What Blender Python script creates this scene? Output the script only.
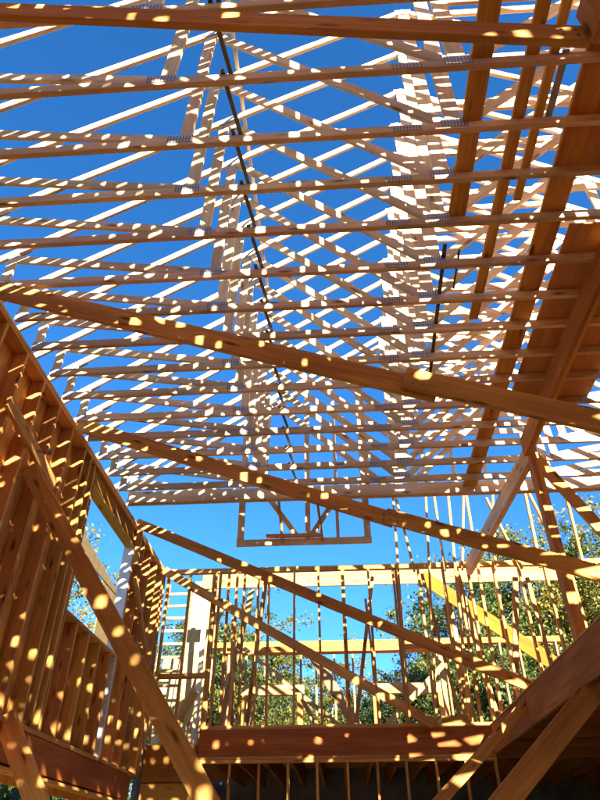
import bpy, math, random
import numpy as np
from mathutils import Vector, Matrix

S = bpy.context.scene
for o in list(bpy.data.objects):
    bpy.data.objects.remove(o)
rnd = random.Random(7)

# ------------------------------------------------------------------ camera
CZ = 1.6                                   # eye height above the slab
F_PX, PITCH, YAW, ROLL = 621.8, math.radians(36.905), math.radians(-3.348), math.radians(-0.21)
cy, sy, cp, sp = math.cos(YAW), math.sin(YAW), math.cos(PITCH), math.sin(PITCH)
FWD = Vector((sy * cp, cy * cp, sp)); RT = Vector((cy, -sy, 0)); UP = RT.cross(FWD)
RT, UP = (math.cos(ROLL) * RT + math.sin(ROLL) * UP), (-math.sin(ROLL) * RT + math.cos(ROLL) * UP)
cam_d = bpy.data.cameras.new('camera'); cam = bpy.data.objects.new('camera', cam_d)
S.collection.objects.link(cam); S.camera = cam
cam_d.sensor_fit = 'VERTICAL'; cam_d.sensor_height = 36.0; cam_d.sensor_width = 27.0
cam_d.lens = F_PX / 800 * 36.0
cam_d.clip_end = 2000
cam.matrix_world = Matrix(((RT.x, UP.x, -FWD.x, 0), (RT.y, UP.y, -FWD.y, 0), (RT.z, UP.z, -FWD.z, CZ), (0, 0, 0, 1)))

# ------------------------------------------------------------------ sky and sun
SUN_AZ, SUN_EL = math.radians(22.5), math.radians(28.0)   # azimuth: degrees right of straight behind the camera
sun_vec = Vector((math.sin(SUN_AZ) * math.cos(SUN_EL), -math.cos(SUN_AZ) * math.cos(SUN_EL), math.sin(SUN_EL)))
W = bpy.data.worlds.new('World'); S.world = W; W.use_nodes = True
nt = W.node_tree; bg = nt.nodes['Background']
sky = nt.nodes.new('ShaderNodeTexSky'); sky.sky_type = 'NISHITA'; sky.sun_disc = False
sky.sun_elevation = SUN_EL; sky.sun_rotation = math.atan2(sun_vec.x, sun_vec.y)
sky.altitude = 600; sky.air_density = 1.0; sky.dust_density = 0.2; sky.ozone_density = 7.0
hsv = nt.nodes.new('ShaderNodeHueSaturation'); hsv.inputs['Saturation'].default_value = 1.16; hsv.inputs['Value'].default_value = 1.0
nt.links.new(sky.outputs[0], hsv.inputs['Color']); nt.links.new(hsv.outputs[0], bg.inputs[0]); bg.inputs[1].default_value = 0.046
sd = bpy.data.lights.new('sun', 'SUN'); sd.energy = 5.0; sd.angle = math.radians(0.42); sd.color = (1.0, 0.92, 0.79)
sun = bpy.data.objects.new('sun', sd); S.collection.objects.link(sun)
sun.location = sun_vec * 60
sun.rotation_euler = sun_vec.to_track_quat('Z', 'Y').to_euler()
S.view_settings.view_transform = 'Standard'; S.view_settings.look = 'None'
S.view_settings.exposure = 2.9; S.view_settings.gamma = 1.0
S.render.resolution_x, S.render.resolution_y = 768, 1024
S.render.engine = 'CYCLES'
S.cycles.max_bounces = 14; S.cycles.diffuse_bounces = 12

# ------------------------------------------------------------------ materials
def newmat(name):
    m = bpy.data.materials.new(name); m.use_nodes = True
    n = m.node_tree.nodes; l = m.node_tree.links
    return m, n, l, n['Principled BSDF']

def wood(name, c_light, c_dark, rough=0.72, grain=1.0, vary=0.22, knots=True, stain=0.0):
    """sawn lumber: fibres along local X, growth bands, knots, piece to piece variation"""
    m, n, l, b = newmat(name)
    tc = n.new('ShaderNodeTexCoord'); oi = n.new('ShaderNodeObjectInfo')
    mul = n.new('ShaderNodeMath'); mul.operation = 'MULTIPLY'; mul.inputs[1].default_value = 173.0
    l.new(oi.outputs['Random'], mul.inputs[0])
    add = n.new('ShaderNodeVectorMath'); add.operation = 'ADD'
    l.new(tc.outputs['Object'], add.inputs[0]); l.new(mul.outputs[0], add.inputs[1])
    def mapped(sx, sy, sz):
        mp = n.new('ShaderNodeMapping'); mp.inputs['Scale'].default_value = (sx, sy, sz)
        l.new(add.outputs[0], mp.inputs[0]); return mp.outputs[0]
    g = n.new('ShaderNodeTexNoise'); g.inputs['Scale'].default_value = 1.0; g.inputs['Detail'].default_value = 5
    g.inputs['Roughness'].default_value = 0.65; g.inputs['Distortion'].default_value = 0.6
    l.new(mapped(1.6 * grain, 34 * grain, 34 * grain), g.inputs['Vector'])
    big = n.new('ShaderNodeTexNoise'); big.inputs['Scale'].default_value = 1.0; big.inputs['Detail'].default_value = 3
    l.new(mapped(0.9, 5, 5), big.inputs['Vector'])
    r1 = n.new('ShaderNodeValToRGB'); r1.color_ramp.elements[0].position = .30; r1.color_ramp.elements[1].position = .68
    r1.color_ramp.elements[0].color = (*c_dark, 1); r1.color_ramp.elements[1].color = (*c_light, 1)
    l.new(g.outputs['Fac'], r1.inputs[0])
    mx = n.new('ShaderNodeMix'); mx.data_type = 'RGBA'; mx.blend_type = 'MULTIPLY'; mx.inputs['Factor'].default_value = 1
    r2 = n.new('ShaderNodeValToRGB'); r2.color_ramp.elements[0].position = .3; r2.color_ramp.elements[1].position = .7
    r2.color_ramp.elements[0].color = (.66, .61, .56, 1); r2.color_ramp.elements[1].color = (1.08, 1.05, 1.0, 1)
    l.new(big.outputs['Fac'], r2.inputs[0]); l.new(r1.outputs[0], mx.inputs['A']); l.new(r2.outputs[0], mx.inputs['B'])
    col = mx.outputs['Result']
    if knots:
        v = n.new('ShaderNodeTexVoronoi'); v.inputs['Scale'].default_value = 1.0
        l.new(mapped(2.4, 9, 9), v.inputs['Vector'])
        rk = n.new('ShaderNodeValToRGB'); rk.color_ramp.elements[0].position = .08; rk.color_ramp.elements[1].position = .21
        rk.color_ramp.elements[0].color = (1, 1, 1, 1); rk.color_ramp.elements[1].color = (0, 0, 0, 1)
        l.new(v.outputs['Distance'], rk.inputs[0])
        mk = n.new('ShaderNodeMix'); mk.data_type = 'RGBA'
        mk.inputs['B'].default_value = (c_dark[0] * .38, c_dark[1] * .30, c_dark[2] * .25, 1)
        l.new(rk.outputs[0], mk.inputs['Factor']); l.new(col, mk.inputs['A']); col = mk.outputs['Result']
    hs = n.new('ShaderNodeHueSaturation')
    mr = n.new('ShaderNodeMapRange'); mr.inputs['To Min'].default_value = 1 - vary; mr.inputs['To Max'].default_value = 1 + vary * .6
    l.new(oi.outputs['Random'], mr.inputs['Value']); l.new(mr.outputs[0], hs.inputs['Value'])
    mh = n.new('ShaderNodeMath'); mh.operation = 'FRACT'
    m7 = n.new('ShaderNodeMath'); m7.operation = 'MULTIPLY'; m7.inputs[1].default_value = 37.7
    l.new(oi.outputs['Random'], m7.inputs[0]); l.new(m7.outputs[0], mh.inputs[0])
    mr2 = n.new('ShaderNodeMapRange'); mr2.inputs['To Min'].default_value = .488; mr2.inputs['To Max'].default_value = .512
    l.new(mh.outputs[0], mr2.inputs['Value']); l.new(mr2.outputs[0], hs.inputs['Hue'])
    l.new(col, hs.inputs['Color']); l.new(hs.outputs[0], b.inputs['Base Color'])
    b.inputs['Roughness'].default_value = rough; b.inputs['Specular IOR Level'].default_value = .12
    bp = n.new('ShaderNodeBump'); bp.inputs['Strength'].default_value = .22; bp.inputs['Distance'].default_value = .004
    l.new(g.outputs['Fac'], bp.inputs['Height']); l.new(bp.outputs[0], b.inputs['Normal'])
    return m

def osb(name, c_light, c_dark, strand=16):
    """strand board / plywood face: crossing flakes"""
    m, n, l, b = newmat(name)
    tc = n.new('ShaderNodeTexCoord'); oi = n.new('ShaderNodeObjectInfo')
    mul = n.new('ShaderNodeMath'); mul.operation = 'MULTIPLY'; mul.inputs[1].default_value = 91.0
    l.new(oi.outputs['Random'], mul.inputs[0])
    add = n.new('ShaderNodeVectorMath'); add.operation = 'ADD'
    l.new(tc.outputs['Object'], add.inputs[0]); l.new(mul.outputs[0], add.inputs[1])
    v = n.new('ShaderNodeTexVoronoi'); v.inputs['Scale'].default_value = strand; v.distance = 'MANHATTAN'
    mp = n.new('ShaderNodeMapping'); mp.inputs['Scale'].default_value = (.45, 1.6, 1.6); mp.inputs['Rotation'].default_value = (.3, .2, .35)
    l.new(add.outputs[0], mp.inputs[0]); l.new(mp.outputs[0], v.inputs['Vector'])
    g = n.new('ShaderNodeTexNoise'); g.inputs['Scale'].default_value = 1; g.inputs['Detail'].default_value = 5
    mp2 = n.new('ShaderNodeMapping'); mp2.inputs['Scale'].default_value = (1.5, 22, 22)
    l.new(add.outputs[0], mp2.inputs[0]); l.new(mp2.outputs[0], g.inputs['Vector'])
    sep = n.new('ShaderNodeSeparateColor'); l.new(v.outputs['Color'], sep.inputs[0])
    mm = n.new('ShaderNodeMath'); mm.operation = 'MULTIPLY_ADD'; mm.inputs[1].default_value = .5
    l.new(sep.outputs[0], mm.inputs[0]); l.new(g.outputs['Fac'], mm.inputs[2])
    r1 = n.new('ShaderNodeValToRGB'); r1.color_ramp.elements[0].position = .35; r1.color_ramp.elements[1].position = 1.0
    r1.color_ramp.elements[0].color = (*c_dark, 1); r1.color_ramp.elements[1].color = (*c_light, 1)
    l.new(mm.outputs[0], r1.inputs[0])
    hs = n.new('ShaderNodeHueSaturation'); mr = n.new('ShaderNodeMapRange')
    mr.inputs['To Min'].default_value = .85; mr.inputs['To Max'].default_value = 1.12
    l.new(oi.outputs['Random'], mr.inputs['Value']); l.new(mr.outputs[0], hs.inputs['Value'])
    l.new(r1.outputs[0], hs.inputs['Color']); l.new(hs.outputs[0], b.inputs['Base Color'])
    b.inputs['Roughness'].default_value = .7; b.inputs['Specular IOR Level'].default_value = .25
    bp = n.new('ShaderNodeBump'); bp.inputs['Strength'].default_value = .25; bp.inputs['Distance'].default_value = .003
    l.new(mm.outputs[0], bp.inputs['Height']); l.new(bp.outputs[0], b.inputs['Normal'])
    return m

def plate_metal(name):
    """galvanised nail plate with rows of punched slots"""
    m, n, l, b = newmat(name)
    tc = n.new('ShaderNodeTexCoord')
    br = n.new('ShaderNodeTexBrick'); br.inputs['Scale'].default_value = 1.0
    br.inputs['Color1'].default_value = (.50, .48, .45, 1); br.inputs['Color2'].default_value = (.43, .41, .385, 1)
    br.inputs['Mortar'].default_value = (.17, .15, .13, 1)
    br.inputs['Brick Width'].default_value = .10; br.inputs['Row Height'].default_value = .022
    br.inputs['Mortar Size'].default_value = .0045; br.offset = 0
    mp = n.new('ShaderNodeMapping'); mp.inputs['Rotation'].default_value = (math.pi / 2, 0, math.pi / 2)
    cx = n.new('ShaderNodeCombineXYZ'); sx = n.new('ShaderNodeSeparateXYZ')
    l.new(tc.outputs['Object'], sx.inputs[0])
    l.new(sx.outputs['Z'], cx.inputs['X']); l.new(sx.outputs['X'], cx.inputs['Y'])
    l.new(cx.outputs[0], br.inputs['Vector']); l.new(br.outputs['Color'], b.inputs['Base Color'])
    b.inputs['Metallic'].default_value = 0.0; b.inputs['Roughness'].default_value = .5
    bp = n.new('ShaderNodeBump'); bp.inputs['Strength'].default_value = .5; bp.inputs['Distance'].default_value = .004; bp.invert = True
    l.new(br.outputs['Fac'], bp.inputs['Height']); l.new(bp.outputs[0], b.inputs['Normal'])
    return m

def noisy(name, c1, c2, scale=4.0, rough=.9, metal=0.0, detail=6, bump=.3):
    m, n, l, b = newmat(name)
    tc = n.new('ShaderNodeTexCoord'); g = n.new('ShaderNodeTexNoise')
    g.inputs['Scale'].default_value = scale; g.inputs['Detail'].default_value = detail
    l.new(tc.outputs['Object'], g.inputs['Vector'])
    r = n.new('ShaderNodeValToRGB'); r.color_ramp.elements[0].position = .35; r.color_ramp.elements[1].position = .68
    r.color_ramp.elements[0].color = (*c1, 1); r.color_ramp.elements[1].color = (*c2, 1)
    l.new(g.outputs['Fac'], r.inputs[0]); l.new(r.outputs[0], b.inputs['Base Color'])
    b.inputs['Roughness'].default_value = rough; b.inputs['Metallic'].default_value = metal
    bp = n.new('ShaderNodeBump'); bp.inputs['Strength'].default_value = bump; bp.inputs['Distance'].default_value = .02
    l.new(g.outputs['Fac'], bp.inputs['Height']); l.new(bp.outputs[0], b.inputs['Normal'])
    return m

def leafmat(name, c1, c2, c3):
    m, n, l, b = newmat(name)
    ge = n.new('ShaderNodeNewGeometry'); oi = n.new('ShaderNodeObjectInfo'); tc = n.new('ShaderNodeTexCoord')
    g = n.new('ShaderNodeTexNoise'); g.inputs['Scale'].default_value = .55; g.inputs['Detail'].default_value = 2
    l.new(tc.outputs['Object'], g.inputs['Vector'])
    a = n.new('ShaderNodeMath'); a.operation = 'MULTIPLY_ADD'; a.inputs[1].default_value = .45
    l.new(ge.outputs['Random Per Island'], a.inputs[0]); l.new(g.outputs['Fac'], a.inputs[2])
    a2 = n.new('ShaderNodeMath'); a2.operation = 'MULTIPLY_ADD'; a2.inputs[1].default_value = .22
    l.new(oi.outputs['Random'], a2.inputs[0]); l.new(a.outputs[0], a2.inputs[2])
    r = n.new('ShaderNodeValToRGB'); e = r.color_ramp.elements
    e[0].position = .50; e[0].color = (*c1, 1); e[1].position = 1.05; e[1].color = (*c3, 1)
    k = e.new(.80); k.color = (*c2, 1)
    l.new(a2.outputs[0], r.inputs[0]); l.new(r.outputs[0], b.inputs['Base Color'])
    b.inputs['Roughness'].default_value = .55
    tr = n.new('ShaderNodeBsdfTranslucent'); l.new(r.outputs[0], tr.inputs['Color'])
    mix = n.new('ShaderNodeMixShader'); mix.inputs[0].default_value = .45
    out = n['Material Output']
    l.new(b.outputs[0], mix.inputs[1]); l.new(tr.outputs[0], mix.inputs[2]); l.new(mix.outputs[0], out.inputs['Surface'])
    return m

M = {}
M['spruce'] = wood('spruce_lumber', (.78, .63, .41), (.63, .455, .255))
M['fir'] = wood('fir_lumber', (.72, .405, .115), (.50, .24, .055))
M['stud'] = wood('stud_lumber', (.72, .415, .12), (.52, .26, .06), vary=.2)
M['plank'] = wood('plank_lumber', (.62, .325, .09), (.44, .20, .045))
M['pale'] = wood('pale_lumber', (.76, .60, .39), (.62, .46, .26), vary=.15)
M['lvl'] = wood('laminated_lumber', (.58, .28, .075), (.40, .17, .04), grain=1.6, knots=False, vary=.12)
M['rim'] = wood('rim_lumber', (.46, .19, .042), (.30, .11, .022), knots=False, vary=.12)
M['amber'] = wood('amber_lumber', (.31, .125, .008), (.26, .10, .005), knots=False, vary=.05)
M['osb'] = osb('wall_sheathing', (.68, .335, .065), (.42, .175, .028))
M['ply'] = osb('plywood', (.50, .24, .08), (.36, .15, .045), strand=5)
M['paleply'] = osb('pale_plywood', (.44, .285, .11), (.33, .195, .065), strand=5)
M['floorply'] = osb('floor_plywood', (.74, .53, .29), (.64, .44, .22), strand=5)
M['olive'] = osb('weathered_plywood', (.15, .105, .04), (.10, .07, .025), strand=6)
M['warm'] = wood('warm_lumber', (.50, .315, .135), (.38, .215, .08), vary=.2)
M['plate'] = plate_metal('galvanised_plate')
M['steel'] = noisy('dark_steel', (.075, .07, .065), (.15, .14, .125), 9, .5, .6, bump=.1)
M['steel_pale'] = noisy('pale_steel', (.26, .27, .27), (.40, .41, .41), 9, .4, .5, bump=.1)
M['primed'] = noisy('primed_board', (.55, .53, .52), (.66, .64, .62), 12, .6, 0, bump=.1)
M['soil'] = noisy('rough_grass', (.030, .045, .012), (.075, .075, .028), 2.3, .95)
M['slab'] = noisy('concrete', (.30, .28, .25), (.40, .38, .34), 2.2, .85)
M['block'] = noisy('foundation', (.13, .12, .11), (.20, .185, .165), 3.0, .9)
M['bark'] = noisy('bark', (.10, .085, .07), (.22, .19, .155), 7, .9, bump=.8)
M['leaf_green'] = leafmat('leaf_green', (.022, .050, .011), (.050, .088, .016), (.115, .130, .02))
M['leaf_gold'] = leafmat('leaf_gold', (.042, .072, .012), (.12, .125, .016), (.26, .19, .02))
M['leaf_dark'] = leafmat('leaf_dark', (.012, .030, .010), (.026, .048, .013), (.065, .082, .015))

# ------------------------------------------------------------------ mesh helpers
COL = S.collection
_cache = {}
def box_mesh(L, w, d, e=.003):
    key = (round(L, 4), round(w, 4), round(d, 4), e)
    if key in _cache: return _cache[key]
    a = (L / 2, w / 2, d / 2); e = min(e, min(a) * .45)
    vs, idx = [], {}
    for sx in (-1, 1):
        for sy_ in (-1, 1):
            for sz in (-1, 1):
                s = (sx, sy_, sz)
                for ax in range(3):
                    idx[(s, ax)] = len(vs)
                    vs.append(tuple(s[i] * (a[i] - (0 if i == ax else e)) for i in range(3)))
    def corner(**k): return tuple(k[c] for c in 'xyz')
    fs = []
    for ax in range(3):
        o = [i for i in range(3) if i != ax]
        for s in (-1, 1):
            q = []
            for p, r in ((-1, -1), (1, -1), (1, 1), (-1, 1)):
                t = [0, 0, 0]; t[ax] = s; t[o[0]] = p; t[o[1]] = r; q.append(idx[(tuple(t), ax)])
            fs.append(q)
        for p in (-1, 1):
            for r in (-1, 1):
                t0 = [0, 0, 0]; t0[o[0]] = p; t0[o[1]] = r
                t1 = list(t0); t0[ax] = -1; t1[ax] = 1
                fs.append([idx[(tuple(t0), o[0])], idx[(tuple(t1), o[0])], idx[(tuple(t1), o[1])], idx[(tuple(t0), o[1])]])
    for sx in (-1, 1):
        for sy_ in (-1, 1):
            for sz in (-1, 1): fs.append([idx[((sx, sy_, sz), i)] for i in range(3)])
    out = []
    for f in fs:
        P = [Vector(vs[i]) for i in f]; c = sum(P, Vector()) / len(P)
        nn = (P[1] - P[0]).cross(P[2] - P[0])
        out.append(f if nn.dot(c) > 0 else f[::-1])
    me = bpy.data.meshes.new('board'); me.from_pydata(vs, [], out); me.update()
    _cache[key] = me
    return me

def H(x, y, h): return Vector((x, y, h + CZ))          # h is height above the eye

def link(name, me, mat, parent=None, mw=None):
    if mat is not None:
        if not me.materials: me.materials.append(mat)
        elif me.materials[0] is not mat:
            me = me.copy(); me.materials.clear(); me.materials.append(mat)
    o = bpy.data.objects.new(name, me); COL.objects.link(o)
    if mw is not None:
        if parent is not None:
            o.parent = parent; o.matrix_local = base_of(parent).inverted() @ mw
        else: o.matrix_world = mw
    elif parent is not None: o.parent = parent
    return o
_base = {}
def base_of(o):
    m = _base.get(o.name)
    return m if m is not None else Matrix()

_mm = {}
def mesh_mat(L, w, d, mat, e=.003):
    key = (round(L, 4), round(w, 4), round(d, 4), mat.name, e)
    if key not in _mm:
        me = box_mesh(L, w, d, e).copy(); me.materials.append(mat); _mm[key] = me
    return _mm[key]

def beam_matrix(p0, p1, up=(0, 0, 1)):
    x = (p1 - p0).normalized(); u = Vector(up)
    if abs(x.dot(u)) > .98: u = Vector((0, 1, 0))
    y = u.cross(x).normalized(); z = x.cross(y)
    c = (p0 + p1) / 2
    return Matrix(((x.x, y.x, z.x, c.x), (x.y, y.y, z.y, c.y), (x.z, y.z, z.z, c.z), (0, 0, 0, 1)))

def beam(name, p0, p1, w, d, mat, parent=None, up=(0, 0, 1)):
    """board along p0-p1; d is its size along `up`, w across"""
    p0, p1 = Vector(p0), Vector(p1)
    mw = beam_matrix(p0, p1, up)
    o = link(name, mesh_mat((p1 - p0).length, w, d, M[mat]), None, parent, mw)
    if parent is None: _base[o.name] = mw
    elif parent.parent is None: _base[o.name] = mw
    return o

def box(name, lo, hi, mat, parent=None, axis=None):
    """axis aligned board; grain along its longest side"""
    lo, hi = Vector(lo), Vector(hi); s = hi - lo; c = (lo + hi) / 2
    ax = axis if axis is not None else max(range(3), key=lambda i: s[i])
    h = Vector((0, 0, 0)); h[ax] = s[ax] / 2
    if ax == 2: return beam(name, c - h, c + h, s[0], s[1], mat, parent, (0, 1, 0))
    if ax == 0: return beam(name, c - h, c + h, s[1], s[2], mat, parent)
    return beam(name, c - h, c + h, s[0], s[2], mat, parent)

def thing(name, loc, label, cat, group=None, kind=None):
    o = bpy.data.objects.new(name, None); o.empty_display_size = .1; COL.objects.link(o)
    o.matrix_world = Matrix.Translation(Vector(loc)); _base[o.name] = Matrix.Translation(Vector(loc))
    return tag(o, label, cat, group, kind)

def tag(o, label=None, cat=None, group=None, kind=None):
    if label: o['label'] = label
    if cat: o['category'] = cat
    if group: o['group'] = group
    if kind: o['kind'] = kind
    return o

# ------------------------------------------------------------------ ground
def sheet(name, x0, x1, y0, y1, z, mat, n=1):
    vs = [(x0 + (x1 - x0) * i / n, y0 + (y1 - y0) * j / n, z) for j in range(n + 1) for i in range(n + 1)]
    fs = [(j * (n + 1) + i, j * (n + 1) + i + 1, (j + 1) * (n + 1) + i + 1, (j + 1) * (n + 1) + i) for j in range(n) for i in range(n)]
    me = bpy.data.meshes.new(name); me.from_pydata(vs, [], fs)
    return tag(link(name, me, M[mat]), kind='structure')
sheet('ground', -700, 700, -700, 700, -.06, 'soil')
sl = box('floor', (-3.2, -5, -.05), (5.0, 14.7, 0), 'floorply', axis=1); sl['kind'] = 'structure'

# ------------------------------------------------------------------ key dimensions (h: metres above the eye)
HP = 4.07            # top of wall plates = underside of the bottom chords
XL = -2.90           # room face of the tall left wall
XP = .93             # ridge line
SPAN = 2 * (XP - XL)
FARY = 10.08         # room face of the far stud wall
HD = 1.62            # upper floor deck
Y0, DY = 1.958, .4115   # first truss in full view, spacing

# ------------------------------------------------------------------ tall left wall
lw = thing('stud_wall', H(XL - .07, 4, .67), 'tall sheathed stud wall with a window opening, dappled with sun', 'wall')
xs0, xs1 = XL - .14, XL
def lstud(y, h0, h1, name='stud', x0=xs0, x1=xs1, mat='stud', t=.038):
    dx = rnd.uniform(-.004, .004)
    return beam(name, H((x0 + x1) / 2 + dx, y, h0), H((x0 + x1) / 2 + dx + rnd.uniform(-.004, .004), y + rnd.uniform(-.006, .006), h1), x1 - x0, t, mat, lw, (0, 1, 0))
box('bottom_plate', H(xs0 - .001, -4.4, 1.01), H(xs1 + .002, 10.22, 1.048), 'stud', lw)
box('top_plate', H(xs0 + .001, -4.4, HP - .080), H(xs1 - .001, 10.22, HP - .041), 'stud', lw)
box('top_plate', H(xs0 - .002, -4.4, HP - .040), H(xs1 + .002, 10.22, HP - .002), 'stud', lw)
ys = [6.47, 6.31, 6.11] + [5.685 - .43 * i for i in range(24)]
for i, y in enumerate(ys): lstud(y, 1.05, HP - .082)
lstud(6.53, 1.05, 3.74)                                   # trimmer
for y in (8.34,): lstud(y, 1.05, 3.74, 'trimmer', mat='primed', t=.04)
for i in range(5): lstud(8.385 + .39 * i + (.0 if i else .0), 1.05, HP - .082)
lstud(10.05, 1.05, HP - .082); lstud(10.16, 1.05, HP - .082)
for y in (6.9, 7.3, 7.7, 8.1): lstud(y, 1.05, 2.19)
box('window_sill', H(xs0 + .002, 6.55, 2.192), H(xs1 - .002, 8.318, 2.23), 'stud', lw)
box('window_header', H(xs0 + .004, 6.492, 3.745), H(xs0 + .045, 8.362, 3.988), 'lvl', lw)
box('window_header', H(xs1 - .075, 6.492, 3.745), H(xs1 - .036, 8.362, 3.988), 'amber', lw)
box('header_plate', H(xs0 + .01, 6.492, 3.705), H(xs1 + .004, 8.32, 3.743), 'stud', lw)
# sheathing panels, standing sheets with a gap at each joint
def lpanel(y0, y1, h0, h1): box('sheathing_panel', H(xs0 - .018, y0 + .002, h0 + .002), H(xs0 - .004, y1 - .002, h1 - .002), 'osb', lw, axis=2)
yy = 6.50
while yy > -4.4:
    lpanel(max(yy - 1.22, -4.4), yy, .60, 3.04); lpanel(max(yy - 1.22, -4.4), yy, 3.04, HP + .02); yy -= 1.22
lpanel(6.50, 7.42, .60, 2.22); lpanel(7.42, 8.34, .60, 2.22)
lpanel(8.34, 9.30, .60, 3.04); lpanel(9.30, 10.2, .60, 3.04); lpanel(8.34, 9.30, 3.04, HP + .02); lpanel(9.30, 10.2, 3.04, HP + .02)
# beam and posts that carry the wall
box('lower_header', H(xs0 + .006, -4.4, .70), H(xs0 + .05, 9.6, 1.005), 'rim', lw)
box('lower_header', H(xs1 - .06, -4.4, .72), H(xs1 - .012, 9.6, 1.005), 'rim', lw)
box('header_plate', H(xs0 + .002, -4.4, .668), H(xs1 + .004, 9.6, .697), 'stud', lw)
for y in (-4.3, -1.5, 1.6, 9.25, 9.5): box('support_post', H(xs0 + .003, y - .045, -1.6), H(xs1 - .003, y + .045, .667), 'stud', lw)
# blocking nailed across the studs with the prop's head under it
cl = beam('cleat_board', H(XL + .021, 4.30, 3.36), H(XL + .024, 5.50, 3.16), .038, .14, 'stud')
tag(cl, 'short board nailed slantwise across the studs of the sheathed wall', 'board')
bo = thing('tie_bolt', H(XL + .05, 5.0, 3.25), 'small dark bolt sticking out of the slanted board on the sheathed wall', 'bolt')
beam('shank', H(XL + .042, 4.98, 3.25), H(XL + .16, 5.02, 3.24), .012, .012, 'steel', bo)
beam('bolt_head', H(XL + .16, 4.99, 3.235), H(XL + .175, 5.0, 3.235), .04, .04, 'steel', bo)

# ------------------------------------------------------------------ far stud wall on the upper deck
fw = thing('stud_wall', H(1, FARY + .05, HD), 'open stud wall standing on the deck edge below the last truss', 'wall')
fy0, fy1 = FARY, FARY + .09
box('top_plate', H(XL + .01, fy0 + .002, HP - .078), H(4.72, fy1 - .002, HP - .042), 'stud', fw)
box('top_plate', H(XL + .01, fy0 - .002, HP - .040), H(4.72, fy1 + .002, HP - .002), 'stud', fw)
box('bottom_plate', H(-2.08, fy0, HD + .002), H(4.72, fy1, HD + .040), 'stud', fw)
def fstud(x, h0=HD + .042, h1=HP - .08, lean=0, t=.036, name='stud', mat='stud', y=None):
    yv = (fy0 + fy1) / 2 if y is None else y
    beam(name, H(x, yv, h0), H(x + lean, yv, h1), t, .084, mat, fw, (0, 1, 0))
for i in range(-3, 14):
    x = -.70 + .415 * i
    fstud(x, lean=rnd.uniform(-.012, .012))
for x in (-2.06, -2.02, -1.80, -1.66, -1.30, .10, 1.0, 2.02): fstud(x)
for x in (-2.83, -2.46): fstud(x, 1.45)
box('blocking', H(-2.81, fy0 + .004, 2.33), H(-2.08, fy1 - .004, 2.40), 'stud', fw)
box('sill_block', H(1.45, fy0 - .004, HD + .044), H(1.90, fy0 + .06, HD + .13), 'stud', fw)
# deck edge, with the plates of the wall below it
rm = thing('floor_platform', H(0, FARY, 1.2), 'upper floor platform with a wide reddish rim board over a dark storey', 'floor')
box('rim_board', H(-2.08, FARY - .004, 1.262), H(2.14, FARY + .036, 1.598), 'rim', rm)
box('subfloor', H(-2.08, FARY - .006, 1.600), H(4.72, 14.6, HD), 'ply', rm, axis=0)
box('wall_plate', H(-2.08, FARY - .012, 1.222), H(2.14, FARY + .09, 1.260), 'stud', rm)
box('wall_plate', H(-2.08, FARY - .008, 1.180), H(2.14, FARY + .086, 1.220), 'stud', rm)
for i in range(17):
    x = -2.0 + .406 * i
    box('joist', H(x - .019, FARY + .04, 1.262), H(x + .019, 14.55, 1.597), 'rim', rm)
for i in range(11):
    x = -2.02 + .415 * i
    beam('lower_stud', H(x, FARY + .045, -1.6), H(x + rnd.uniform(-.01, .01), FARY + .045, 1.179), .036, .084, 'stud', rm, (0, 1, 0))
# storey below: foundation walls at the back and side
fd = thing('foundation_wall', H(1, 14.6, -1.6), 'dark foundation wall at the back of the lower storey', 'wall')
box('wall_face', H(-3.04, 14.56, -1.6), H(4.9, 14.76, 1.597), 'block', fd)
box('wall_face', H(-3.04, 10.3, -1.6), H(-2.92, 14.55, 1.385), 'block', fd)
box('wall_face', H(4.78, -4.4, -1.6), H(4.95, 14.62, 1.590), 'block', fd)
# landing beside the deck
ld = thing('stair_landing', H(-2.5, 10.5, 1.0), 'dark stair landing beside the sheathed wall corner', 'landing')
box('rim_board', H(-2.86, FARY + .004, .96), H(-2.09, FARY + .042, 1.42), 'rim', ld)
box('riser_board', H(-2.86, FARY + .010, .46), H(-2.09, FARY + .040, .945), 'plank', ld)
box('riser_board', H(-2.86, FARY + .006, -.1), H(-2.09, FARY + .04, .45), 'rim', ld)
box('landing_deck', H(-3.95, FARY + .16, 1.39), H(-2.09, 14.42, 1.42), 'ply', ld)
box('landing_post', H(-2.17, FARY - .05, -1.6), H(-2.085, FARY + .002, 1.17), 'stud', ld)

# ------------------------------------------------------------------ side platform on the right
lf = thing('side_platform', H(3.4, 5, 1.2), 'side floor platform with reddish rim board and rows of joists under it', 'floor')
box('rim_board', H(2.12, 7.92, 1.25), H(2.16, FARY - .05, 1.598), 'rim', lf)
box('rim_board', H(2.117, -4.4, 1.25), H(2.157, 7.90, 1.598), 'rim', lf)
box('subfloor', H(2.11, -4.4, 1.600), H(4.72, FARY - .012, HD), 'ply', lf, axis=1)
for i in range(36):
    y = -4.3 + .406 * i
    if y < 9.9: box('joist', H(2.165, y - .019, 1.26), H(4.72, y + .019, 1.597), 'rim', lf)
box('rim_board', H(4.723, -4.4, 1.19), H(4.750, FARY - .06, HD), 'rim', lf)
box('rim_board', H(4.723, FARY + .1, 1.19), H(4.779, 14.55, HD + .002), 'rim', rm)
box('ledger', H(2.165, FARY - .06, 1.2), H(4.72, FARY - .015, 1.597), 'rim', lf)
for y in (-1.5, 1.2, 3.9):
    box('support_post', H(2.15, y - .045, -1.6), H(2.24, y + .045, 1.248), 'stud', lf)
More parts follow.
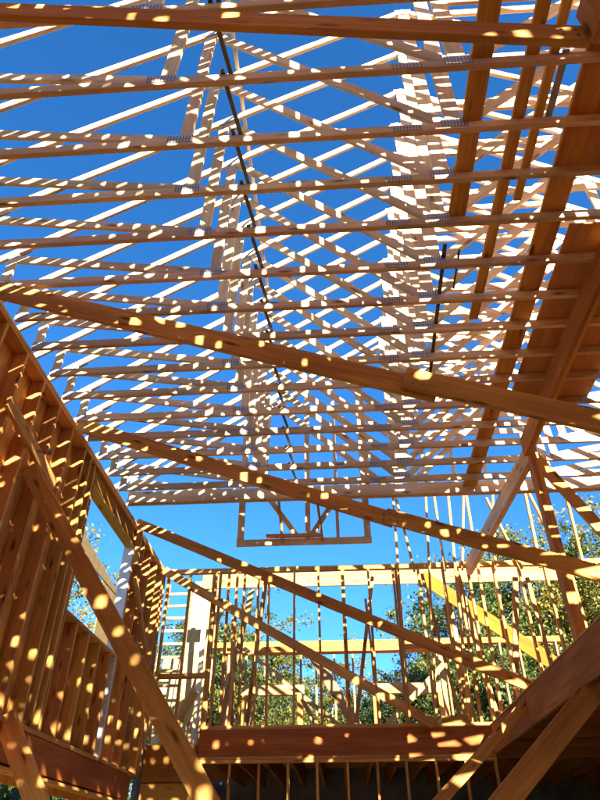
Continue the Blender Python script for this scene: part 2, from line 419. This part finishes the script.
# right wall carrying the far truss ends
rw = thing('stud_wall', H(4.76, 4, HD), 'open stud wall on the side platform under the truss tails', 'wall')
box('bottom_plate', H(4.66, -4.4, HD + .003), H(4.75, FARY - .02, HD + .041), 'stud', rw)
box('top_plate', H(4.66, -4.4, HP - .08), H(4.75, FARY - .02, HP - .003), 'stud', rw)
for i in range(37):
    y = -4.36 + .406 * i
    if y < FARY - .1: box('stud', H(4.662, y - .019, HD + .042), H(4.748, y + .019, HP - .082), 'stud', rw)
for i in range(12):
    y = -4.4 + 1.22 * i
    box('sheathing_panel', H(4.752, y + .002, HD - .4), H(4.766, min(y + 1.218, 10.2), HP + .02), 'osb', rw, axis=2)
bw = thing('stud_wall', H(0, -4.5, -1.6), 'sheathed rear wall closing the room behind the trusses', 'wall')
for i in range(7):
    x = XL - .1 + 1.1 * i
    box('sheathing_panel', H(x + .002, -4.53, -1.6), H(x + 1.098, -4.515, 1.2), 'osb', bw, axis=2)
    box('sheathing_panel', H(x + .002, -4.53, 1.204), H(x + 1.098, -4.515, HP), 'osb', bw, axis=2)
for i in range(19): box('stud', H(XL + .42 * i - .019, -4.51, -1.56), H(XL + .42 * i + .019, -4.41, HP - .042), 'stud', bw)
box('top_plate', H(XL, -4.512, HP - .04), H(4.65, -4.408, HP - .002), 'stud', bw)
box('bottom_plate', H(XL, -4.512, -1.598), H(4.65, -4.408, -1.561), 'stud', bw)
# outer post line and girder
gd = thing('girder', H(2.36, 6, 3.98), 'long girder running under the bottom chords to the far wall plate', 'beam')
box('girder_board', H(2.25, .2, 3.83), H(2.288, 6.36, HP - .004), 'lvl', gd)
box('girder_board', H(2.292, .2, 3.835), H(2.33, 6.36, HP - .006), 'plank', gd)
beam('girder_board', H(2.36, 6.38, 3.93), H(2.20, 10.06, 3.95), .075, .235, 'spruce', gd)
po = thing('timber_post', H(2.37, 6.42, HD), 'tall built-up timber post standing on the side platform under the girder', 'post')
box('post_ply', H(2.32, 6.36, HD + .002), H(2.37, 6.50, 3.985), 'fir', po)
box('post_ply', H(2.373, 6.365, HD + .002), H(2.42, 6.495, 3.995), 'stud', po)
kb = beam('knee_brace', H(2.43, 6.55, 3.95), H(3.15, 6.55, 2.6), .038, .14, 'fir'); tag(kb, 'slanting knee brace leaving the head of the tall timber post', 'brace')

# ------------------------------------------------------------------ roof trusses
HEEL, PIT = .44, 8 / 12
_loc = {}
def nail_plate(par, x, z, w, h, both=True, rot=0):
    for s in ((-1, 1) if both else (-1,)):
        me = mesh_mat(w, .0018, h, M['plate'], .0004)
        o = bpy.data.objects.new('nail_plate', me); COL.objects.link(o); o.parent = par
        o.matrix_local = _loc[par.name].inverted() @ Matrix.Translation((x, s * .0222, z)) @ Matrix.Rotation(-rot, 4, 'Y')
def lbeam(par, name, x0, z0, x1, z1, t, d, mat, y=0):
    p0, p1 = Vector((x0, y, z0)), Vector((x1, y, z1))
    o = bpy.data.objects.new(name, mesh_mat((p1 - p0).length, t, d, M[mat])); COL.objects.link(o); o.parent = par
    o.matrix_local = _loc[o.name] = beam_matrix(p0, p1, (0, 0, 1) if abs(x1 - x0) > .12 else (1, 0, 0))
    return o
def make_truss(double=False):
    t = thing('roof_truss', (0, 0, 0), 'pale open roof truss with galvanised nail plates over the room', 'truss', 'identical roof trusses set in a row over the room')
    cd = .084
    bc = [lbeam(t, 'bottom_chord', 0, cd / 2, 3.50, cd / 2, .040, cd, 'spruce')]
    bc.append(lbeam(t, 'bottom_chord', 3.502, cd / 2, SPAN, cd / 2, .040, cd, 'spruce'))
    pk = HEEL + PIT * SPAN / 2
    tail = .42
    tcs = [lbeam(t, 'top_chord', -tail, HEEL - PIT * tail, SPAN / 2 + .02, pk + .0133, .0335, .074, 'pale')]
    tcs.append(lbeam(t, 'top_chord', SPAN + tail, HEEL - PIT * tail, SPAN / 2 - .02, pk + .0133, .0325, .074, 'pale'))
    for mir in (0, 1):
        fx = (lambda x: SPAN - x) if mir else (lambda x: x)
        dt = .0006 * mir
        lbeam(t, 'heel_post', fx(.050), .06, fx(.050), HEEL + .03, .0315 - dt, .084, 'spruce')
        lbeam(t, 'web', fx(.09), HEEL - .06, fx(1.90), .080, .030 - dt, .084, 'spruce')
        lbeam(t, 'web', fx(1.93), .06, fx(1.985), HEEL + PIT * 1.985 - .02, .031 - dt, .090, 'spruce')
        lbeam(t, 'web', fx(2.02), HEEL + PIT * 2.02 - .06, fx(3.78), .08, .0295 - dt, .084, 'spruce')
        rot = -math.atan(PIT) if mir else math.atan(PIT)
        nail_plate(tcs[mir], fx(.10), HEEL + PIT * .10 - .015, .15, .062, rot=rot)
        nail_plate(bc[mir], fx(.06), .05, .11, .07)
        nail_plate(bc[mir], fx(1.90), .070, .19, .085)
        nail_plate(tcs[mir], fx(2.0), HEEL + PIT * 2.0 - .02, .18, .075, rot=rot)
    lbeam(t, 'king_post', SPAN / 2, .06, SPAN / 2, pk - .06, .0305, .115, 'spruce')
    lbeam(t, 'collar_web', SPAN / 2 + .05, 1.86, SPAN - 2.16, 1.86, .0285, .080, 'spruce')
    lbeam(t, 'collar_web', SPAN / 2 + .05, 1.02, SPAN - 1.99, 1.02, .0290, .080, 'spruce')
    nail_plate(bc[0], 3.50, .040, .20, .064)
    nail_plate(bc[1], SPAN / 2, .075, .18, .10)
    nail_plate(tcs[0], SPAN / 2, pk - .04, .16, .10)
    return t
proto = make_truss()
def copy_tree(o):
    c = o.copy(); COL.objects.link(c)
    for ch in o.children:
        d = ch.copy(); COL.objects.link(d); d.parent = c
        for g in ch.children:
            e = g.copy(); COL.objects.link(e); e.parent = d
    return c
KS = list(range(-15, 15))
jr = random.Random(3)
for n_, k in enumerate(KS):
    t = proto if n_ == 0 else copy_tree(proto)
    t.location = H(XL + jr.uniform(-.02, .02), Y0 + DY * k + jr.uniform(-.018, .018), HP)
    if k == 14: t['label'] = 'last roof truss of the row, with the deep doubled chord against it'; del t['group']
    t.rotation_euler = (jr.uniform(-.006, .006), jr.uniform(-.0016, .0016), jr.uniform(-.0025, .0025))
# deep header truss closing the row (a second heavier chord lapped on the last truss)
YL = Y0 + DY * 14
lc = beam('lap_chord', H(XL + .05, YL - .058, HP + .086), H(SPAN + XL - .1, YL - .058, HP + .086), .05, .168, 'spruce')
tag(lc, 'deep doubled chord lapped in front of the last roof truss', 'beam')
# gable end truss with a dropped centre section
gt = thing('gable_truss', H(-.4, YL + .14, 3.49), 'end truss with upright studs and a dropped centre frame below the chords', 'truss')
YG = YL + .14
box('dropped_chord', H(-1.33, YG - .02, 3.47), H(.50, YG + .02, 3.56), 'spruce', gt)
def roof_h(x): return HP + HEEL + PIT * (x - XL if x < XP else 2 * XP - XL - x) - .06
for x in (-1.28, .45):
    beam('end_stud', H(x, YG, 3.562), H(x, YG, roof_h(x)), .089, .037, 'pale', gt, (0, 1, 0))
for x in (-.36, .05, .50, .92, 1.34, 1.75, 2.2):
    beam('gable_stud', H(x, YG + .045, HP + .12 if x > .3 else 3.562), H(x, YG + .045, roof_h(x)), .07 if x in (-.36, .50) else .045, .037, 'spruce', gt, (0, 1, 0))
for x0, x1 in ((-.95, -.50), (.10, -.32)):
    beam('strut', H(x0, YG + .004, 4.25), H(x1, YG + .004, 3.59), .034, .07, 'spruce', gt)
for x in (-.72, -.18):
    beam('hanger', H(x - .05, YG - .04, 4.2), H(x + .02, YG - .04, 3.50), .034, .05, 'fir', gt, (0, 1, 0))
beam('top_chord', H(XL, YG + .09, HP + HEEL), H(XP, YG + .09, HP + HEEL + PIT * (XP - XL)), .036, .089, 'pale', gt)
beam('top_chord', H(2 * XP - XL, YG + .09, HP + HEEL), H(XP, YG + .09, HP + HEEL + PIT * (XP - XL)), .034, .089, 'pale', gt)
lb = box('loose_board', H(-.92, YG - .09, 3.562), H(-.17, YG - .021, 3.60), 'fir'); tag(lb, 'short loose board lying on the dropped frame below the trusses', 'board')
for i, (x0, x1) in enumerate(((-.30, .0), (.05, .52), (1.95, 3.2))):
    cb = box('steel_strip', H(x0, YG + .12, 4.80 - .01 * i), H(x1, YG + .135, 4.83 - .01 * i), 'steel')
    tag(cb, ['dark steel strip tying two gable studs, left of the wider stud', 'dark steel strip tying the gable studs beside the ridge line', 'long dark steel strip behind the truss ends above the girder'][i], 'strip')

# ------------------------------------------------------------------ truss spacers and ridge lines
sp_ = thing('truss_spacer', H(-.56, 4, HP + .09), 'long dark folding truss spacer, bars crossing from truss to truss', 'spacer')
for k in range(-2, 13):
    ya, yb = Y0 + DY * k, Y0 + DY * (k + 1)
    beam('spacer_bar', H(-.615 + .006 * k, ya - .05, HP + .082), H(-.545 + .006 * k, yb + .05, HP + .088 + .004 * (k % 2)), .030, .012, 'steel', sp_)
s1 = beam('truss_spacer', H(1.60, 1.93, HP + .10), H(1.60, 2.42, HP + .10), .05, .012, 'steel_pale'); tag(s1, 'short grey steel bar tying two trusses beside the plywood walkway', 'spacer')
s2 = beam('truss_spacer', H(1.02, 3.45, HP + .10), H(1.08, 5.22, HP + .10), .035, .012, 'steel'); tag(s2, 'single dark steel bar laid along the ridge line of the chords', 'spacer')
s3 = beam('truss_spacer', H(1.16, 3.55, HP + .14), H(1.17, 4.0, HP + .14), .02, .012, 'steel'); tag(s3, 'thin stub of dark steel strip next to the single bar', 'spacer')
def topz(x): return HP + HEEL + PIT * (x - XL)
for i, (xx, y0_, y1_) in enumerate(((-.74, -1.5, 5.6),)):
    b_ = beam('lateral_brace', H(xx, y0_, topz(xx) + .065), H(xx, y1_, topz(xx) + .065), .032, .019, 'spruce', None, (-PIT, 0, 1))
    tag(b_, 'thin yellowish strip nailed along the backs of the sloping top chords', 'strip')

# ------------------------------------------------------------------ boards and sheets laid on the bottom chords
HZ = HP + .0855
for i, (x0, x1, w, y0_, y1_, z, lab, mt) in enumerate((
        (1.05, 1.08, .135, .3, 3.22, 0, 'reddish plank on the chords, ending short beside the ridge line', 'plank'),
        (1.375, 1.40, .085, -.3, 4.36, 0, 'narrow amber board laid along the chords', 'fir'),
        (1.52, 1.53, .06, -.3, 3.05, 0, 'thinner short board lying next to the narrow amber board', 'fir'),
        (1.80, 1.88, .185, .1, 7.85, 0, 'longest reddish plank, laid the whole row beside the plywood walkway', 'plank'))):
    b_ = beam('plank', H(x0, y0_, HZ + .02 + z), H(x1, y1_, HZ + .02 + z), w, .038, mt); tag(b_, lab, 'plank')
for (x0, x1, y0_, y1_, lab) in ((2.00, 2.86, 3.30, 5.74, 'reddish plywood sheet lying on the chords beyond the walkway gap'),
                                (1.83, 3.03, .35, 2.86, 'dark plywood sheet lying on the chords overhead'),
                                (1.99, 3.17, -2.12, .32, 'unseen plywood sheet added behind the dark overhead sheet to shade the braces'),  # out of view, added to keep sun off the wide spliced brace
                                (3.19, 4.38, -2.10, .33, 'unseen outer plywood sheet added at the rear of the chords as a sun block')):  # also out of view, put in to shade the right end of that brace
    zz = .040 if x0 < 1.9 else 0
    b_ = box('plywood_sheet', H(x0, y0_, HZ + zz), H(x1, y1_, HZ + zz + .018), 'ply', axis=1); tag(b_, lab, 'plywood')

# ------------------------------------------------------------------ long temporary braces across the room
def brace(name, label, pts, d, mat='fir', w=.038):
    t = thing(name, H(*pts[0][0]), label, 'brace')
    for (a, b) in pts:
        bd = beam('brace_board', H(*a), H(*b), w, d, mat, t)
        v = Vector(b) - Vector(a); L = v.length
        for q in (.06, .12, L - .12, L - .06):
            for zz in (-.25, .22):
                c = Vector(a) + v * (q / L) + Vector((0, -w / 2 - .001, zz * d * (1 if q < 1 else .8)))
                beam('nail_head', H(c.x - .006, c.y, c.z), H(c.x + .006, c.y, c.z), .004, .012, 'steel', bd)
    return t
brace('wall_brace', 'dark reddish brace crossing high overhead, ending at a wooden block', [((-2.89, 1.32, 3.98), (1.22, 1.32, 2.95))], .14)
bk = box('end_block', H(1.19, 1.20, 2.83), H(1.42, 1.295, 3.10), 'plank'); tag(bk, 'wooden block nailed on the end of the overhead brace', 'block')
brace('wall_brace', 'wide orange spliced brace with a sunlit cut end at the splice', [((-2.89, 3.60, 4.05), (.78, 3.60, 2.73)), ((.55, 3.552, 2.835), (3.9, 3.552, 1.67))], .18)
brace('wall_brace', 'wide spliced brace meeting the wall just before the window opening', [((-2.99, 5.90, 4.20), (.62, 5.90, 2.845)), ((.53, 5.857, 2.88), (4.0, 5.857, 1.70))], .165)
brace('wall_brace', 'brace from the window jamb top down to the side platform edge', [((-2.92, 8.30, 4.085), (2.38, 8.30, 1.72))], .14)
brace('wall_brace', 'brace across the face of the far stud wall down to its bottom plate', [((-2.90, 10.01, 4.02), (1.32, 10.01, 1.63))], .14)
pr = beam('wall_prop', H(-2.89, 5.0, 3.06), H(.46, 5.0, -1.58), .038, .16, 'fir'); tag(pr, 'big sun-spotted prop slanting from the slanted board on the wall to the floor', 'prop')
p2 = beam('wall_prop', H(-2.92, 5.80, 1.06), H(-1.05, 5.80, -1.58), .038, .18, 'fir'); tag(p2, 'lower prop from the sheathed wall\'s bottom plate to the floor', 'prop')
p3 = beam('wall_prop', H(2.26, 7.98, 1.60), H(-1.2, 8.05, -1.30), .038, .125, 'fir'); tag(p3, 'thin prop leaning on the side platform rim at its joint', 'prop')
p4 = beam('wall_prop', H(3.0, 5.95, 1.93), H(-.85, 5.95, -1.45), .038, .19, 'fir'); tag(p4, 'wider prop crossing in front of the side platform rim', 'prop')
p5 = beam('wall_prop', H(-2.05, 10.0, 1.12), H(-.9, 10.0, -.6), .038, .09, 'stud'); tag(p5, 'short prop under the rim board of the upper floor platform', 'prop')
# small steel hanger and stub brace beside the window
hb = beam('stub_brace', H(XL + .05, 8.42, 3.30), H(XL + .05, 9.45, 2.55), .038, .11, 'fir'); tag(hb, 'short slanted board nailed to the studs beyond the window jamb', 'board')
hb2 = beam('stub_block', H(XL + .06, 8.30, 3.95), H(XL + .06, 8.33, 3.45), .07, .06, 'stud', None, (0, 1, 0)); tag(hb2, 'short upright block hanging at the head of the window jamb', 'block')

# ------------------------------------------------------------------ uprights rising in front of the far wall
for i, (xb, hb_, xt, ht, t_, lab) in enumerate((
        (.56, 1.66, .46, 3.46, .034, 'slim upright from the dropped frame down to the far wall plate'),
        (.97, 1.66, 1.08, 5.55, .034, 'slim upright passing the far wall plate under the king post line'),
        (1.36, 1.66, 1.66, 5.4, .034, 'slim upright leaning out above the far wall plate'),
        (1.80, 3.9, 1.80, 5.6, .034, 'short upright standing on the far wall plate'),
        (1.84, 1.66, 2.06, 5.5, .04, 'upright in front of the amber diagonal board, leaning to the girder'),
        (2.30, 1.66, 2.36, 5.3, .04, 'upright close to the girder end, crossing the amber board'),
        (2.62, 3.9, 2.85, 5.4, .036, 'short leaning stick on the far wall plate right of the girder'),
        (3.05, 3.9, 2.70, 5.2, .036, 'short stick on the far wall plate leaning back to the girder'),
        (3.35, 3.9, 3.4, 5.6, .04, 'short plumb stick on the far wall plate past the tall post'),
        (1.30, 3.9, 1.12, 5.3, .034, 'short stick on the far wall plate leaning in under the ridge'),
        (2.08, 3.9, 2.34, 5.4, .036, 'short stick on the far wall plate crossing behind the girder end'),
        (3.75, 3.9, 3.45, 5.3, .036, 'short stick on the far wall plate leaning to the plumb one'),
        (4.05, 3.9, 4.1, 5.5, .036, 'outermost short stick on the far wall plate'))):
    yv = FARY - .06 - .012 * (i % 3)
    o = beam('upright', H(xb, yv, hb_), H(xt, yv, ht), t_, .06, 'stud', None, (0, 1, 0)); tag(o, lab, 'upright')

# ------------------------------------------------------------------ upper room beyond the far wall
hb3 = thing('header_beam', H(0, 12.4, HD), 'long sunlit header beam behind the far stud wall', 'beam')
box('beam_board', H(-2.75, 12.38, 4.57), H(4.7, 12.42, 4.86), 'warm', hb3)
for x in (-2.66, 4.62): box('beam_post', H(x - .045, 12.425, HD + .001 if x > -2 else 1.421), H(x + .045, 12.51, 4.85), 'pale', hb3)
ab = beam('diagonal_board', H(1.73, 12.33, 4.69), H(3.97, 12.33, 2.96), .038, .27, 'amber'); tag(ab, 'wide bright amber board slanting from the header beam behind the far wall studs', 'board')
ow = thing('stud_wall', H(0, 14.5, HD), 'outer stud wall with two window frames in front of the trees', 'wall')
oy0, oy1 = 14.44, 14.58
for j in range(3):
    box('top_plate', H(-3.0, oy0 - .002 * j, HP - .115 + .039 * j), H(4.9, oy1 + .002 * j, HP - .078 + .039 * j), 'lvl', ow)
box('bottom_plate', H(-3.0, oy0, HD + .003), H(4.9, oy1, HD + .04), 'lvl', ow)
wins = ((-2.05, -.87), (.75, 2.13))
for i in range(20):
    x = -2.95 + .406 * i
    if any(a - .12 < x < b + .12 for a, b in wins): continue
    box('stud', H(x - .019, oy0 + .004, HD + .042), H(x + .019, oy1 - .004, HP - .117), 'warm', ow)
for a, b in wins:
    for x in (a - .0, b + .0):
        box('window_jamb', H(x - .065, oy0 - .003, HD + .042), H(x + .065, oy1 + .003, 2.955), 'lvl', ow)
    box('window_header', H(a - .09, oy0 - .004, 2.958), H(b + .09, oy1 + .004, 3.17), 'warm', ow)
    box('window_sill', H(a + .066, oy0, 2.10), H(b - .066, oy1, 2.14), 'warm', ow)
    for x in (a - .02, b + .02): box('king_stud', H(x - .02, oy0 + .006, 3.172), H(x + .02, oy1 - .006, HP - .117), 'warm', ow)
# stack of planks spanning below the outer plate
for j in range(3):
    b_ = box('stored_plank', H(-2.5 + .22 * j, 13.62, 3.62 + .042 * j), H(2.45 - .3 * j, 13.86, 3.657 + .042 * j), 'lvl')
    tag(b_, ['lowest plank of the stack laid across the upper room', 'middle plank of the stack laid across the upper room', 'top plank of the stack laid across the upper room'][j], 'plank')
for x in (-2.3, 2.1):
    b_ = box('stack_post', H(x - .045, 13.66, HD + .001), H(x + .045, 13.80, 3.618), 'warm'); tag(b_, 'pale post holding up the plank stack, ' + ('near the leaning plywood' if x < 0 else 'near the amber board'), 'post')
for i, (x0, h0, x1, h1, w, lab) in enumerate(((-1.95, 3.55, .55, 1.64, .09, 'pale brace slanting across the first window frame'),
                                              (-.50, 3.35, .56, 1.64, .20, 'wide pale board leaning between the two window frames'),
                                              (2.25, 3.35, .30, 1.64, .10, 'pale brace slanting across the second window frame'),
                                              (-.75, 2.6, -.2, 1.64, .08, 'short pale board leaning low beside the first window frame'))):
    o = beam('room_brace', H(x0, 12.9 + .06 * i, h0), H(x1, 12.9 + .06 * i, h1), .038, w, 'warm'); tag(o, lab, 'brace')
o = beam('leaning_board', H(1.78, 10.34, 1.66), H(1.46, 10.34, 3.98), .05, .038, 'warm', None, (0, 1, 0)); tag(o, 'slim pale board leaning behind the far studs under the amber board', 'board')
o = beam('leaning_board', H(1.98, 10.62, 1.66), H(1.86, 10.62, 3.55), .15, .038, 'warm', None, (0, 1, 0)); tag(o, 'broad pale board leaning behind the far studs', 'board')
for i, (x0, x1, ht, w, lab) in enumerate(((-1.45, -1.20, 3.9, .07, 'warm toned board leaning behind the studs near the wall corner'),
                                          (.20, .62, 3.95, .06, 'slim board leaning behind the far studs beside the second window frame'),
                                          (2.35, 2.06, 3.95, .09, 'board leaning behind the far studs below the girder end'),
                                          (2.60, 3.02, 3.9, .09, 'board leaning behind the far studs under the amber board foot'),
                                          (3.40, 3.22, 3.9, .07, 'outermost board leaning behind the far studs'))):
    o = beam('leaning_board', H(x0, 10.40 + .05 * i, 1.625), H(x1, 10.30 + .03 * i, ht), w, .036, 'warm', None, (0, 1, 0)); tag(o, lab, 'board')
# leaning sheets and boards in the corner
def lean_sheet(name, x, w, yb, yt, hb_, ht, xt, mat, th, label, cat):
    p0, p1 = H(x, yb, hb_), H(xt, yt, ht)
    o = beam(name, p0, p1, w, th, mat, None, (0, -1, .3)); return tag(o, label, cat)
lean_sheet('leaning_plywood', -3.16, .62, 13.35, 13.80, 1.425, 5.25, -2.92, 'paleply', .018, 'bright narrow plywood sheet leaning behind the wall corner', 'plywood')
lean_sheet('leaning_plywood', -3.30, 1.10, 13.60, 13.95, 1.425, 3.60, -3.25, 'paleply', .018, 'bright wide plywood sheet leaning behind the narrow one', 'plywood')
lean_sheet('leaning_board', -3.12, .16, 12.9, 13.3, 1.425, 4.6, -2.50, 'warm', .038, 'pale board leaning against the front of the bright plywood', 'board')
lean_sheet('leaning_board', -2.80, .14, 10.62, 10.9, 1.425, 2.3, -2.38, 'plank', .038, 'short shaded board leaning low against the plywood', 'board')
lean_sheet('leaning_board', -1.92, .09, 10.7, 11.2, 1.622, 4.1, -1.55, 'warm', .038, 'pale board leaning to the header beam near the corner studs', 'board')
lean_sheet('leaning_board', -1.75, .09, 10.9, 11.22, 1.622, 3.6, -1.86, 'fir', .038, 'darker stick leaning crosswise near the corner studs', 'board')
la = thing('wooden_ladder', H(-3.1, 12.3, 1.42), 'pale wooden ladder behind the wall corner', 'ladder')
def lad(x, t): return H(x - .05 * t, 11.95 + .6 * t, 1.43 + 3.3 * t)
for x in (-3.42, -2.95): beam('rail', lad(x, 0), lad(x, 1), .035, .075, 'warm', la, (0, 1, 0))
for i in range(12):
    t_ = .06 + i * .079
    beam('rung', lad(-3.44, t_) + Vector((0, -.045, 0)), lad(-2.93, t_) + Vector((0, -.045, 0)), .03, .05, 'warm', la)
# porch gable outside the window
pg = thing('porch_gable', H(-4.2, 11, 2.2), 'olive brown boarded gable end of the porch seen through the window', 'gable')
def prism(name, pts, x0, x1, mat, parent):
    n_ = len(pts); c = sum((H(0, *p) for p in pts), Vector()) / n_
    vs = [Vector((x0, 0, 0)) + H(0, *p) - base_of(parent).translation for p in pts] + [Vector((x1, 0, 0)) + H(0, *p) - base_of(parent).translation for p in pts]
    fs = [list(range(n_)), list(range(2 * n_ - 1, n_ - 1, -1))] + [[i, n_ + i, n_ + (i + 1) % n_, (i + 1) % n_] for i in range(n_)]
    me = bpy.data.meshes.new(name); me.from_pydata(vs, [], fs); me.update()
    return link(name, me, M[mat], parent)
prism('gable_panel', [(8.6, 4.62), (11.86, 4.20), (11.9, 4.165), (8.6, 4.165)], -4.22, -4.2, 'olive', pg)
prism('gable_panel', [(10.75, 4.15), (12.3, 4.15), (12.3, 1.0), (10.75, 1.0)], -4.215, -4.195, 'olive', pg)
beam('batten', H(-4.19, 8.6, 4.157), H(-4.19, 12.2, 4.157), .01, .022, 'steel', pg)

# ------------------------------------------------------------------ trees
def crown_mesh(name, seed, rx, rz, clumps, per, leaf, mat):
    r = np.random.default_rng(seed)
    d = r.normal(size=(clumps, 3)); d /= np.linalg.norm(d, axis=1)[:, None]
    rad = r.random(clumps) ** .45
    cen = d * rad[:, None] * np.array([rx, rx, rz]) * (1 + .25 * np.sin(d[:, :1] * 5 + seed))
    size = r.uniform(.35, .95, clumps) * rx * .26
    c = np.repeat(cen, per, axis=0); s = np.repeat(size, per)
    off = r.normal(size=(clumps * per, 3)) * .55; off[:, 2] *= .6
    p = c + off * s[:, None]
    n = r.normal(size=(len(p), 3)); n[:, 2] += .5; n /= np.linalg.norm(n, axis=1)[:, None]
    a = np.cross(n, r.normal(size=(len(p), 3))); a /= np.linalg.norm(a, axis=1)[:, None]; b = np.cross(n, a)
    L = r.uniform(.6, 1.3, len(p))[:, None] * leaf
    vs = np.stack([p - a * L, p - b * L * .55 + n * L * .12, p + a * L, p + b * L * .55 + n * L * .12], axis=1).reshape(-1, 3)
    me = bpy.data.meshes.new(name); N = len(p)
    me.vertices.add(4 * N); me.vertices.foreach_set('co', vs.astype(np.float32).ravel())
    me.loops.add(4 * N); me.loops.foreach_set('vertex_index', np.arange(4 * N, dtype=np.int32))
    me.polygons.add(N); me.polygons.foreach_set('loop_start', np.arange(0, 4 * N, 4, dtype=np.int32))
    me.update(calc_edges=True); me.validate(); me.materials.append(M[mat]); return me

def trunk_mesh(seed, h, r0, spread, ntw=16):
    r = random.Random(seed); vs, fs = [], []
    def tube(pts, rad, seg=7):
        base = len(vs)
        for i, (p, q) in enumerate(zip(pts, rad)):
            t = (pts[min(i + 1, len(pts) - 1)] - pts[max(i - 1, 0)]).normalized()
            u = t.cross(Vector((.3, 1, .1))).normalized(); w = t.cross(u)
            for j in range(seg):
                a = 2 * math.pi * j / seg; vs.append(p + (u * math.cos(a) + w * math.sin(a)) * q)
        for i in range(len(pts) - 1):
            for j in range(seg):
                k = (j + 1) % seg; fs.append((base + i * seg + j, base + i * seg + k, base + (i + 1) * seg + k, base + (i + 1) * seg + j))
    P = [Vector((0, 0, 0))]
    for i in range(9): P.append(P[-1] + Vector((r.uniform(-.14, .14), r.uniform(-.14, .14), h / 9)))
    tube(P, [r0 * (1 - .088 * i) for i in range(10)], 9)
    for i in range(ntw):
        t = r.uniform(.3, .98); s = P[int(t * 9)]; a = r.uniform(0, 6.28); ln = spread * r.uniform(.5, 1.0) * (1.25 - .6 * t)
        q = [s]
        dv = Vector((math.cos(a), math.sin(a), r.uniform(.5, 1.1)))
        for j in range(5):
            q.append(q[-1] + dv * ln / 5); dv += Vector((r.uniform(-.35, .35), r.uniform(-.35, .35), r.uniform(-.1, .25)))
        rr = r0 * .42 * (1.15 - t)
        tube(q, [rr * (1 - .16 * j) for j in range(6)], 5)
    me = bpy.data.meshes.new('trunk'); me.from_pydata(vs, [], fs); me.update()
    for p in me.polygons: p.use_smooth = True
    me.materials.append(M['bark']); return me
crowns = {
    'green': [crown_mesh('crown', s, 2.7, 4.3, 300, 100, .07, 'leaf_green') for s in (11, 12)],
    'gold': [crown_mesh('crown', s, 2.7, 4.2, 300, 100, .07, 'leaf_gold') for s in (21, 22)],
    'dark': [crown_mesh('crown', 31, 2.6, 4.0, 300, 100, .07, 'leaf_dark')],
    'thin': [crown_mesh('crown', s, 2.2, 4.6, 150, 80, .068, m_) for s, m_ in ((41, 'leaf_gold'), (42, 'leaf_green'))]}
trunks = [trunk_mesh(s, 9.5, .19, 3.0) for s in (1, 2, 3)]
GROUP = {'green': 'green trees behind the house', 'gold': 'golden trees behind the house', 'dark': 'dark trees behind the house', 'thin': 'thin-leaved trees around the house'}
LAB = {'green': 'leafy mid green tree standing behind the outer wall', 'gold': 'tree turning golden yellow behind the outer wall',
       'dark': 'dark green dense tree behind the outer wall', 'thin': 'thin sparse tree with few leaves behind the framing'}
def tree(kind, az, dist, top, seed):
    a = math.radians(az); r = random.Random(seed)
    x, y = dist * math.sin(a), dist * math.cos(a); s = top / 11.6
    if az < -20: lab, grp = 'tree outside the sheathed wall, seen through its openings', 'trees outside the sheathed wall'
    else: lab, grp = LAB[kind], GROUP[kind]
    t = thing('tree', (x, y, -.06), lab, 'tree', grp)
    tr = link('trunk', trunks[seed % 3], None, t)
    cr = link('crown', crowns[kind][seed % len(crowns[kind])], None, t); cr.location = (0, 0, 7.3)
    t.scale = (s, s, s); t.rotation_euler = (0, 0, r.uniform(0, 6.28)); return t
spec = [('green', 12, 25, 12.3, 1), ('gold', 17, 27, 13.2, 2), ('gold', 24, 25, 13.0, 3), ('green', 21, 31, 14.5, 4), ('green', 29, 29, 13.5, 5),
        ('dark', 9.5, 30, 11.5, 6), ('thin', 5, 27, 8.6, 7), ('thin', -1, 29, 9.8, 8), ('green', -2, 38, 9.0, 9), ('thin', -6, 26, 10.2, 10),
        ('thin', -9.5, 27, 11.5, 11), ('green', -12, 33, 12, 12), ('gold', 6, 38, 10.5, 13), ('thin', -24.5, 22, 11.9, 14), ('thin', -29, 20, 9, 15),
        ('green', -31, 24, 8.5, 16), ('green', 2, 44, 10.5, 17), ('dark', 15.5, 38, 12.5, 18), ('gold', 33, 27, 12, 19), ('green', -37, 16, 7.5, 20), ('green', -41, 18, 8, 21),
        ('green', -5, 34, 8.6, 22), ('gold', 0.5, 35, 8.2, 23), ('green', 4, 33, 9.0, 24), ('dark', -8.5, 40, 9.5, 25), ('gold', -15, 36, 11, 26),
        ('green', -4, 30, 9.3, 27), ('green', -10.5, 31, 11.2, 28), ('green', 2.5, 31, 8.6, 29), ('dark', 7, 33, 9.8, 30), ('green', -7, 33, 9.6, 31),
        ('dark', -33, 21, 7.4, 32), ('green', -36.5, 23, 7.4, 33), ('green', -29.5, 25, 7.8, 34), ('dark', -40, 21, 7.0, 35), ('green', -34.5, 28, 8.5, 36), ('dark', -31, 30, 8.0, 37),
        ('dark', -26.5, 24, 7.0, 38), ('green', -23.2, 25, 7.0, 39), ('dark', -20.4, 26, 7.2, 40), ('green', -24.8, 31, 7.6, 41)]
for a in spec: tree(*a)
# undergrowth outside the left opening
bush = crown_mesh('bush', 51, 1.5, 1.1, 80, 40, .09, 'leaf_green')
for i, (az, d) in enumerate(((-36, 9.5), (-31, 11.5), (-44, 8.5), (-27, 13.5))):
    a = math.radians(az)
    t = thing('shrub', (d * math.sin(a), d * math.cos(a), -.06), 'leafy shrub on the ground outside the opening under the sheathed wall', 'shrub', 'shrubs outside the sheathed wall')
    c = link('foliage', bush, None, t); c.location = (0, 0, 1.2); c.scale = (1, 1, 1.15 + .3 * (i % 2))
    tr = link('stem', trunks[i % 3], None, t); tr.scale = (.16, .16, .16)
    t.rotation_euler = (0, 0, i * 1.9)
